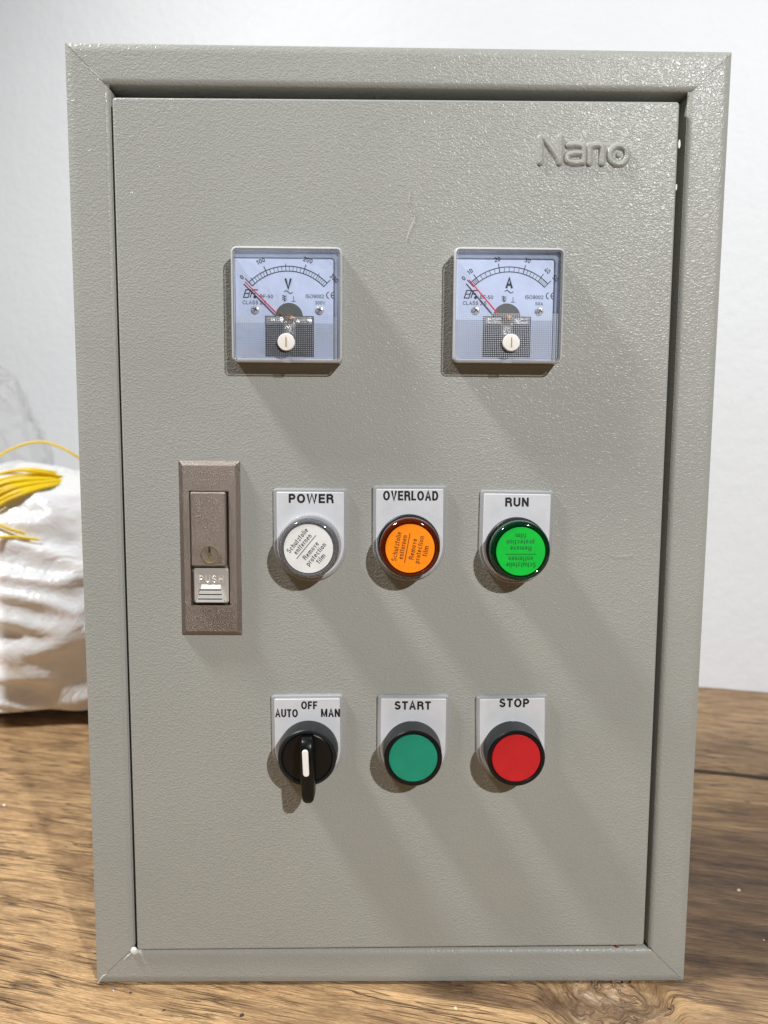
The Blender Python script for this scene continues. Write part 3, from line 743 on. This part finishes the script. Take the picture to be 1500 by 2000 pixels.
    yT = yS-0.00004
    for i, (a_, r, tx, tr, _) in enumerate(keys):
        mb.ribbon([pol(a_, 498), pol(a_, r)], 0.00036 if tx else 0.00026, yT)
        if i < len(keys)-1:
            nm = 5 if i else (5 if kind == 'A' else 1); b2 = keys[i+1][0]
            for k in range(1, nm):
                aa = a_+(b2-a_)*k/nm; mb.ribbon([pol(aa, 500), pol(aa, 546)], 0.00020, yT)
    mb.build('scale_marks', 'dial_ink', root, smooth=None)
    # lettering
    mb = MB()
    for a_, r, tx, tr, _ in keys:
        if tx: mb.text(tx, pol(a_*1.03, tr), 46*mm, None, yT, rot=-R(a_), t=0.15)
    mb.text('V' if kind == 'V' else 'A', D(716, 472) if kind == 'V' else D(718, 458), 102*mm, 72*mm, yT, t=0.20)
    sx = 718; sy = 553 if kind == 'V' else 542
    mb.ribbon([D(sx-42+84*t/16, sy-13*math.sin(2*math.pi*t/16)) for t in range(17)], 8*mm, yT)
    sx, sy = (680, 615) if kind == 'V' else (672, 616)          # moving-iron symbol
    mb.ribbon([D(sx-5, sy-28), D(sx-5, sy+26), D(sx+8, sy+26)], 6*mm, yT)
    for k in (-24, -6, 12): mb.ribbon([D(sx-26, sy+k+2), D(sx-10, sy+k-6), D(sx+4, sy+k+6), D(sx+20, sy+k-2)], 6*mm, yT-0.00003)
    mb.ribbon([D(sx+88, sy-22), D(sx+88, sy+26)], 5*mm, yT); mb.ribbon([D(sx+66, sy+29), D(sx+110, sy+29)], 5*mm, yT)
    mb.text('BF-50', D(500, 597) if kind == 'V' else D(496, 597), 34*mm, 130*mm, yT, t=0.125)
    mb.text('CLASS 2.5', D(380, 657) if kind == 'V' else D(377, 657), 36*mm, 234*mm, yT, t=0.125)
    mb.text('ISO9002', D(980, 592) if kind == 'V' else D(972, 594), 36*mm, 180*mm, yT, t=0.125)
    mb.text('300V' if kind == 'V' else '50A', D(1032, 654) if kind == 'V' else D(1023, 657), 33*mm, (104 if kind == 'V' else 76)*mm, yT, t=0.12)
    ex = 1118 if kind == 'V' else 1114; ey = 580
    for k in (0, 46):       # CE mark
        mb.ribbon([D(ex+k+26*math.sin(R(t)), ey-30*math.cos(R(t))) for t in range(200+160, 180-1, -15)][0:] if False else [D(ex+k+8-30*math.cos(R(t)), ey-31*math.sin(R(t))) for t in range(-80, 81, 16)], 8*mm, yT)
    mb.ribbon([D(ex+46-20, ey), D(ex+46+6, ey)], 7*mm, yT-0.00003)
    # slanted BF monogram
    bx, by = (322, 570); SL = lambda zx, zy: D(zx+(by+40-zy)*0.32, zy)
    mb.ribbon([SL(272, by-36), SL(272, by+38)], 10*mm, yT); mb.ribbon([SL(268, by-36), SL(318, by-36), SL(318, by+38), SL(268, by+38)], 9*mm, yT-0.00003)
    mb.ribbon([SL(274, by), SL(316, by)], 8*mm, yT-0.00005)
    mb.ribbon([SL(338, by+40), SL(338, by-36), SL(392, by-36)], 10*mm, yT); mb.ribbon([SL(340, by-2), SL(378, by-2)], 8*mm, yT-0.00003)
    mb.disc(D(385, 603), 15*mm, yT, 16)
    mb.build('lettering', 'dial_ink', root, smooth=None)
    # needle
    mb = MB(); p0, p1 = (D(292, 462), D(598, 762)) if kind == 'V' else (D(312, 440), D(598, 760))
    ny = dt-0.0022 if kind == 'A' else dt-0.0013
    a_ = Vector(p0); b2 = Vector(p1); t = (b2-a_).normalized(); n_ = Vector((-t.y, t.x)); wd = 0.00026; we = 0.00034
    vs = []
    for (pp, ww) in ((a_, wd), (b2, we)):
        for sgn, dy in ((1, 0.00008), (-1, 0.00008), (-1, -0.00012), (1, -0.00012)): q3 = pp+n_*ww*sgn; vs.append((q3.x, ny+dy, q3.y))
    mb.add(vs, [(0, 1, 2, 3), (4, 7, 6, 5), (0, 4, 5, 1), (1, 5, 6, 2), (2, 6, 7, 3), (3, 7, 4, 0)])
    mb.build('needle', 'needle_red', root, smooth=None)
    # dial screws
    for (zx, zy) in (((391, 727), (1030, 727)) if kind == 'V' else ((390, 727), (1027, 727))):
        c = D(zx, zy)
        mb = MB(); mb.mi = 0; mb.lathe([(0.0020, 0), (0.0019, -0.0006), (0.0014, -0.0010), (0.0007, -0.0011), (0.0002, -0.00112)], 24)
        mb.mi = 1; r_ = random.uniform(0, 1.2)
        for k in (0, math.pi/2):
            u = Vector((math.cos(r_+k), math.sin(r_+k))); n_ = Vector((-u.y, u.x)); pp = [u*0.0012+n_*0.00022, -u*0.0012+n_*0.00022, -u*0.0012-n_*0.00022, u*0.0012-n_*0.00022]
            mb.add([(p.x, -0.00116-0.00002*(k > 0), p.y) for p in pp], [(0, 1, 2, 3)])
        mb.build('screw', ['screw_steel', 'dark_slot'], root, (c[0], dt, c[1]), smooth=50)
    # embossed grid band on the lower part of the cover
    mb = MB(); g0 = -h/2+0.0022; gtop = D(0, 772)[1]+0.0003 if kind == 'A' else D(0, 800)[1]
    nx_, nz_ = 54, int(round((gtop-g0)/0.00083)); gx0 = -w/2+0.0022; sx_ = (w-0.0044)/nx_; sz_ = (gtop-g0)/nz_
    vs = []; fs = []
    for i in range(nx_+1):
        for j in range(nz_+1): vs.append((gx0+i*sx_, -0.0090, g0+j*sz_))
    mts = []
    for i in range(nx_):
        for j in range(nz_):
            a1 = i*(nz_+1)+j; q4 = (a1, a1+nz_+1, a1+nz_+2, a1+1); c1 = len(vs)
            for (fx, fz) in ((0.25, 0.25), (0.75, 0.25), (0.75, 0.75), (0.25, 0.75)): vs.append((gx0+(i+fx)*sx_, -0.0093, g0+(j+fz)*sz_))
            for k in range(4): fs.append((q4[k], q4[(k+1) % 4], c1+(k+1) % 4, c1+k)); mts.append(0)
            fs.append((c1, c1+1, c1+2, c1+3)); mts.append(1)
    mb.add(vs, fs); mb.m = mts
    mb.build('embossed_grid', ['cover_grid', 'cover_frost' if kind == 'V' else 'cover_frost_strong'], root, smooth=None)
    # zero-adjust screw through the cover
    kc = (-0.0001, (337-0)*0) ; kc = D(715, 1055)
    kc = (kc[0]*1.0+(-0.0004 if kind == 'V' else 0.0008), kc[1])
    mb = MB(); mb.mi = 0; mb.lathe([(0.0039, -0.0094), (0.0039, -0.0106), (0.0036, -0.0110), (0.0002, -0.0111)], 36)
    mb.mi = 1; mb.add([(x_*0.00022, -0.0112, z_*0.0022) for x_, z_ in ((-1, -1), (1, -1), (1, 1), (-1, 1))], [(0, 1, 2, 3)])
    mb.build('adjuster', ['knob_white', 'copper'], root, (kc[0], 0, kc[1]), smooth=40)
    mb = MB(); mb.plate(rrect(0.0046, 0.0020, 0.0003, 2), [(0, -0.0090), (0, -0.0101)])
    mb.build('cover_latch', 'cover_wall', root, (0.0003 if kind == 'V' else 0.0, 0, -h/2+0.0010), smooth=None)
    return root
meter(-0.0503, 0.3370, 'V', 'voltmeter with a white dial reading zero to 300 V')
meter(0.0496, 0.3376, 'A', 'ammeter with a white dial reading zero to 50 A')

# ------------------------------------------------------------------ legend plates
def legend(root, cz_up, tilt, texts, pc, w=0.0349, hup=0.0268):
    # root sits at the button axis; pc = plate centre offset
    def outl(ins, rr):
        r = w/2-ins; pts = []
        for i in range(0, 37): a = R(180+180*i/36); pts.append((r*math.cos(a), r*math.sin(a)))
        for a0, sx in ((0, 1), (90, -1)):
            for i in range(4): a = R(a0+30*i); pts.append((sx*(r-rr)+rr*math.cos(a), hup-ins-rr+rr*math.sin(a)))
        return pts
    pts = outl(0, 0.0014)
    mb = MB(); mb.plate(pts, [(0, 0), (0, -0.0012), (0.0005, -0.0019), (0.0012, -0.0020)])
    ho = mb.build('legend_holder', 'holder_clear', root, (pc, 0, 0), smooth=35, rot=(0, tilt, 0))
    ip = outl(0.0016, 0.0005)
    mb = MB(); mb.plate(ip, [(0, -0.0003), (0, -0.00205), (0.0003, -0.0023)])
    mb.build('legend_insert', 'legend_insert', root, (pc, 0, 0), smooth=35, rot=(0, tilt, 0))
    mb = MB()
    for (t, x, zz, h, w_) in texts: mb.text(t, (x, zz), h, w_, y=-0.00232, t=0.215)
    mb.build('lettering', 'ink', root, (0, 0, 0), smooth=None)

def pilot(x, z, pc, tilt, texts, col, rot, label, hup=0.0268):
    # collar ring behind the lens
    mb = MB(); mb.lathe([(0.0147, -0.0021), (0.0147, -0.0042), (0.0143, -0.0047), (0.0138, -0.0048)], 72, cap1=True)
    root = mb.build('pilot_light', {'clear': 'holder_clear', 'orange': 'collar_plastic', 'green': 'collar_plastic'}[col], cab, (x, DY, z), smooth=35)
    part(root, label)
    legend(root, z, tilt, texts, pc, hup=hup)
    lm = {'clear': 'lens_clear', 'orange': 'lens_orange', 'green': 'lens_green'}[col]
    mb = MB()
    prof = [(0.0136, -0.0049), (0.0136, -0.0090), (0.0140, -0.0094), (0.0140, -0.0118), (0.0137, -0.0130), (0.0130, -0.0137), (0.0123, -0.0139), (0.0119, -0.0134), (0.0002, -0.0134)]
    mb.lathe(prof, 96, cap0=True); mb.build('lens', lm, root, smooth=35)
    mb = MB(); mb.lathe([(0.0116, -0.0060), (0.0116, -0.0131), (0.0127, -0.0131)], 72, cap1=False); mb.build('refraction_ring', 'collar_plastic', root, smooth=35)  # dark ring added where the lens would refract the dark body
    mb = MB(); mb.lathe([(0.0113, -0.01345), (0.0113, -0.0136)], 72); 
    mb.build('protective_film', {'clear': 'film_white', 'orange': 'film_orange', 'green': 'film_green'}[col], root, smooth=35)
    mb = MB(); c, s_ = math.cos(rot), math.sin(rot)
    def at(u, v): return (u*c-v*s_, u*s_+v*c)
    y = -0.01362
    for (t, u, v, w_) in (('Schutzfolie', -0.0002, 0.0063, 0.0138), ('entfernen', 0.0, 0.0034, 0.0112), ('Remove', 0.0, -0.0014, 0.0098), ('protection', 0.0002, -0.0043, 0.0128), ('film', 0.0001, -0.0073, 0.0048)):
        mb.text(t, at(u, v-0.0011), 0.0023, w_, y=y, rot=rot, t=0.16, base=True, sp=0.17)
    mb.ribbon([at(-0.0070, 0.0013), at(0.0070, 0.0013)], 0.00035, y-0.00003)
    mb.build('film_lettering', {'clear': 'text_grey', 'orange': 'text_orange', 'green': 'text_green'}[col], root, smooth=None)
pilot(-0.0406, 0.2269, 0.0, 0, [('POWER', 0.0004, 0.0222, 0.0043, 0.0212)], 'clear', R(51), 'white pilot light under the POWER legend')
pilot(0.0061, 0.2273, 0.0003, R(-0.3), [('OVERLOAD', 0.0006, 0.0234, 0.0046, 0.0260)], 'orange', R(80), 'orange pilot light under the OVERLOAD legend', 0.0281)
pilot(0.0572, 0.2262, -0.0002, R(0.5), [('RUN', -0.0002, 0.0218, 0.0043, 0.0112)], 'green', R(180.5), 'green pilot light under the RUN legend', 0.0272)

def push(x, z, pc, tilt, texts, cap, label):
    mb = MB()
    prof = [(0.0141, -0.0021), (0.0141, -0.0062), (0.0137, -0.0118), (0.01365, -0.0129), (0.0132, -0.0134), (0.0122, -0.0135), (0.0118, -0.0131), (0.0118, -0.0110)]
    mb.lathe(prof, 96, cap1=True)
    root = mb.build('push_button', 'collar_plastic', cab, (x, DY, z), smooth=35); part(root, label)
    mb = MB(); mb.box(-0.0010, 0.0010, -0.0030, -0.0024, 0.0138, 0.0143); mb.build('index_notch', 'holder_clear', root, smooth=None)
    legend(root, z, tilt, texts, pc)
    mb = MB(); mb.lathe([(0.01375, -0.0122), (0.0138, -0.0131), (0.0133, -0.0136), (0.0121, -0.0137), (0.0119, -0.0132)], 96, cap1=False)
    mb.build('bezel', 'black_plastic', root, smooth=35)
    mb = MB(); mb.lathe([(0.0116, -0.0108), (0.0116, -0.0131), (0.0114, -0.0133), (0.006, -0.01325), (0.0002, -0.0132)], 72)
    mb.build('button_cap', cap, root, smooth=35)
push(0.0087, 0.1266, 0.0005, 0, [('START', 0.0001, 0.0219, 0.0042, 0.0177)], 'green_cap', 'green push button under the START legend')
push(0.0577, 0.1267, 0.0001, R(-1.3), [('STOP', 0.0005, 0.0232, 0.0043, 0.0146)], 'red_cap', 'red push button under the STOP legend')

# selector switch
x, z = -0.0416, 0.1265
mb = MB(); mb.lathe([(0.0143, -0.0021), (0.0143, -0.0062), (0.0139, -0.0115), (0.01385, -0.0127), (0.0134, -0.0132), (0.0124, -0.0133), (0.0121, -0.0128), (0.0121, -0.0124)], 96)
sw = mb.build('selector_switch', 'collar_plastic', cab, (x, DY, z), smooth=35); part(sw, 'black rotary selector under the AUTO OFF MAN legend, turned to OFF')
legend(sw, z, R(-0.6), [('OFF', 0.0002, 0.0220, 0.0040, 0.0078), ('AUTO', -0.0108, 0.0180, 0.0041, 0.0109), ('MAN', 0.0105, 0.0182, 0.0041, 0.0092)], -0.0006)
mb = MB(); mb.lathe([(0.0119, -0.0115), (0.0119, -0.0127), (0.0115, -0.0130), (0.0002, -0.0130)], 72); mb.build('turning_disc', 'black_plastic', sw, smooth=35)
# lever: tapered bar that starts at the top of the disc and overhangs below
def lever():
    mb = MB(); rings = []
    #  (z, half width, y top)
    st = [(0.0113, 0.0020, 0.0150), (0.0118, 0.0024, 0.0175), (0.0105, 0.0027, 0.0198), (0.0075, 0.0029, 0.0212), (0.0, 0.0031, 0.0218), (-0.0080, 0.0031, 0.0218), (-0.0150, 0.0029, 0.0216), (-0.0172, 0.0026, 0.0212), (-0.0186, 0.0018, 0.0204), (-0.0192, 0.0008, 0.0195)]
    for zz, hw_, yt in st:
        yb = 0.0131 if zz > -0.012 else 0.0131+min(0.003, (-0.012-zz)*0.45); c = 0.0009; c = min(c, hw_*0.5)
        rings.append([(-hw_-0.0003, -yb, zz), (hw_+0.0003, -yb, zz), (hw_, -yt+c, zz), (hw_-c*0.35, -yt+c*0.3, zz), (hw_-c, -yt, zz), (-hw_+c, -yt, zz), (-hw_+c*0.35, -yt+c*0.3, zz), (-hw_, -yt+c, zz)])
    mb.rings([r[::-1] for r in rings]); return mb
lv = lever().build('lever', 'black_plastic', sw, (0.0006, 0, 0), smooth=50, rot=(0, R(-1.5), 0))
mb = MB(); mb.plate(rrect(0.0028, 0.0128, 0.0013, 5), [(0, -0.0214), (0, -0.02205), (0.0003, -0.0223)])
mb.build('white_pointer', 'white_inlay', sw, (0.0001, 0, 0.0014), smooth=35, rot=(0, R(-2.5), 0))

# ------------------------------------------------------------------ plastic bag with yellow wire
mb = MB(); nu, nvv = 150, 110; vs = []
bc = Vector((-0.375, 0.428, 0.110)); rad = Vector((0.165, 0.100, 0.125))
for i in range(nvv+1):
    th = math.pi*i/nvv
    for j in range(nu):
        ph_ = 2*math.pi*j/nu; sr_ = math.sin(th) if th < math.pi/2 else (1-abs(math.cos(th))**4)**0.25
        d = Vector((sr_*math.cos(ph_), sr_*math.sin(ph_), math.cos(th)))
        p = Vector((d.x*rad.x, d.y*rad.y, d.z*rad.z))
        k = 1+0.10*noise.noise(d*1.6+Vector((3, 1, 0)))
        f = noise.noise(Vector((d.x*2.2+d.z*1.3, d.y*2.0, d.z*4.6))+Vector((7.7, 0, 2)))
        k += 0.075*(1-abs(f)*2.0)
        f2 = noise.noise(Vector((d.x*6+3*f, d.y*5, d.z*11-4*d.x))); k += 0.013*(1-abs(f2)*2.5)
        q = p*k+bc
        if q.z < 0.022: q.z = 0.004+(q.z-0.022)*0.04+0.018*math.exp((q.z-0.022)*26)
        vs.append((q.x, q.y, max(0.0008, q.z)))
fs = [(i*nu+j, (i+1)*nu+j, (i+1)*nu+(j+1) % nu, i*nu+(j+1) % nu) for i in range(nvv) for j in range(nu)]
mb.add(vs, fs)
bag = mb.build('plastic_bag', 'bag_plastic', smooth=180)
tag(bag, 'crumpled white plastic bag stuffed full, standing behind the cabinet at the left', 'bag')

coil = thing('wire_coil', 'coil of yellow insulated wire lying on top of the white plastic bag', 'wire', (-0.42, 0.40, 0.2))
def bag_front(x, z):   # y of the front of the bag at x, z
    best = None
    for (vx, vy, vz) in vs:
        if vy < 0.47:
            dd = (vx-x)**2+(vz-z)**2
            if best is None or dd < best[0]: best = (dd, vy)
    return best[1]
random.seed(5)
def at_coil(p): return (p[0]+0.42, p[1]-0.40, p[2]-0.2)
def lay_on(P, a):
    out = []
    for p in P:
        y_ = p[1]
        if p[2] < 0.236 and p[0] < -0.315: y_ = min(y_, bag_front(p[0], p[2])-0.003-0.004*a)
        out.append((p[0], y_, p[2]))
    # smooth the rest of the way so the strands keep their stiffness
    for _ in range(6):
        out = [out[0]]+[(out[i][0], (out[i-1][1]+out[i][1]*1.0+out[i+1][1])/3, out[i][2]) for i in range(1, len(out)-1)]+[out[-1]]
    return out
for k in range(24):
    a = (k % 4)/3.0; b_ = (k//4)/5.0
    dz = -0.030*b_-0.002*a; dy = -0.018*a+0.012*b_+random.uniform(-0.002, 0.002); dx = random.uniform(-0.004, 0.004)
    P = [(-0.470, 0.44+dy, 0.165+dz*1.3), (-0.430, 0.425+dy, 0.196+dz*1.3), (-0.392+dx, 0.412+dy, 0.2290+dz*1.35), (-0.362+dx, 0.405+dy, 0.2415+dz*1.0), (-0.336+dx, 0.410+dy, 0.2390+dz*0.55), (-0.314+dx, 0.425+dy, 0.2310+dz*0.15), (-0.285+dx, 0.450+dy, 0.2200), (-0.262, 0.49+dy, 0.200)]
    mb = MB(); mb.tube([at_coil(q) for q in lay_on([p for p in catmull(P, 6)], a)], 0.0017, 7); mb.build('wire_turn', 'yellow_wire', coil, smooth=80)
mb = MB(); mb.tube([at_coil(p) for p in catmull([(-0.430, 0.40, 0.215), (-0.3895, 0.41, 0.2500), (-0.371, 0.415, 0.2615), (-0.3502, 0.42, 0.2671), (-0.3297, 0.42, 0.2626), (-0.311, 0.42, 0.2519), (-0.285, 0.43, 0.230), (-0.27, 0.44, 0.20)], 8)], 0.0013, 8)
part(mb.build('wire_turn', 'yellow_wire', coil, smooth=80), 'loose yellow turn arching above the coil')
for pts in ([(-0.400, 0.206), (-0.358, 0.194), (-0.345, 0.188), (-0.333, 0.184)], [(-0.400, 0.178), (-0.358, 0.182), (-0.339, 0.181), (-0.321, 0.178)], [(-0.286, 0.174), (-0.275, 0.178), (-0.265, 0.182)]):
    mb = MB(); mb.tube([at_coil((x, bag_front(x, z)-0.005, z)) for x, z in pts], 0.0013, 8); part(mb.build('wire_end', 'yellow_wire', coil, smooth=80))

# clear crumpled film round the coil
mb = MB(); nu2, nv2 = 90, 60; v2 = []
for i in range(nv2+1):
    th = math.pi*0.5*i/nv2
    for j in range(nu2):
        ph_ = 2*math.pi*j/nu2; d = Vector((math.sin(th)*math.cos(ph_), math.sin(th)*math.sin(ph_), math.cos(th)))
        f = noise.noise(d*4.5+Vector((1, 5, 2))); f2 = noise.noise(d*11)
        k = 1+0.12*noise.noise(d*1.8)+0.06*(1-abs(f)*3)+0.025*(1-abs(f2)*3)
        v2.append((-0.450+d.x*0.088*k, 0.465+d.y*0.075*k, 0.215+d.z*0.13*k))
mb.add(v2, [(i*nu2+j, (i+1)*nu2+j, (i+1)*nu2+(j+1) % nu2, i*nu2+(j+1) % nu2) for i in range(nv2) for j in range(nu2)])
film = mb.build('clear_plastic_wrap', 'clear_film', smooth=180)
tag(film, 'crumpled clear plastic wrap rising over the yellow wire at the left edge', 'plastic wrap')

# ------------------------------------------------------------------ hair and scratch on the door and crumbs and a hole on the table
mb = MB(); mb.tube(catmull([(0.0050, -0.00168, 0.3895), (0.0044, -0.0017, 0.3845), (0.0071, -0.00172, 0.3785), (0.0049, -0.0017, 0.3725), (0.0034, -0.00168, 0.3676)], 6), 0.00008, 5)
tag(mb.build('hair', 'hair_and_scratch_pale'), 'thin pale wavy hair stuck to the door between the two meters', 'hair')
mb = MB(); mb.tube(catmull([(0.1000, -0.00168, 0.2238), (0.1040, -0.0017, 0.2222), (0.1090, -0.0017, 0.2220), (0.1135, -0.00168, 0.2229)], 6), 0.00008, 5)  # scratch in the paint, stood in for by a hair-thin tube
tag(mb.build('hair', 'hair_and_scratch_pale'), 'fine short pale scratch, drawn as a thread, on the door to the right of the green pilot light', 'hair')  # the scratch's stand-in; shares the hair's object name and category
def crumb(x, y, s, mat, label, flat=0.6, grp='crumbs and hole on the table', name='wood_crumb_or_hole'):
    mb = MB(); n = 9; rg = []
    for k, e in enumerate((0, 35, 65, 85)):
        rg.append([(s*math.cos(R(e))*math.cos(2*math.pi*j/n)*random.uniform(0.7, 1.2), s*0.7*math.cos(R(e))*math.sin(2*math.pi*j/n)*random.uniform(0.7, 1.2), s*flat*math.sin(R(e))) for j in range(n)])
    mb.rings(rg); o = mb.build(name, mat, None, (x, y, -0.0003), smooth=None, rot=(0, 0, random.uniform(0, 3))); tag(o, label, 'crumb', grp)
crumb(0.2167, 0.0806, 0.0014, 'crumb_pale', 'pale yellow crumb on the dark wood right of the cabinet')
crumb(-0.2864, 0.1884, 0.0015, 'crumb_white', 'small white crumb on the wood near the left edge below the bag')
crumb(-0.1313, -0.0052, 0.0010, 'crumb_dark', 'dark hole in the wood, built as a flat chip, just below the lower left corner of the cabinet', 0.25)  # flat dark lump standing in for a hole in the board
crumb(-0.1404, -0.0035, 0.0008, 'coil_metal', 'tiny greyish chip at the lower left corner of the cabinet', 0.4)
crumb(-0.1114, -0.017, 0.0010, 'crumb_dark', 'dark chip below the cabinet, second from the left', 0.25)
crumb(-0.0731, -0.0204, 0.0016, 'crumb_dark', 'larger dark purple brown flake near the bottom left of the table front', 0.15)
crumb(0.0309, -0.0162, 0.0012, 'crumb_pale', 'pale splinter chip in front of the middle of the cabinet', 0.4)
crumb(0.136, -0.0173, 0.0012, 'crumb_dark', 'reddish dark chip in front of the lower right corner', 0.4)
crumb(0.2085, 0.034, 0.0006, 'crumb_white', 'tiny white speck on dark wood right of the cabinet')
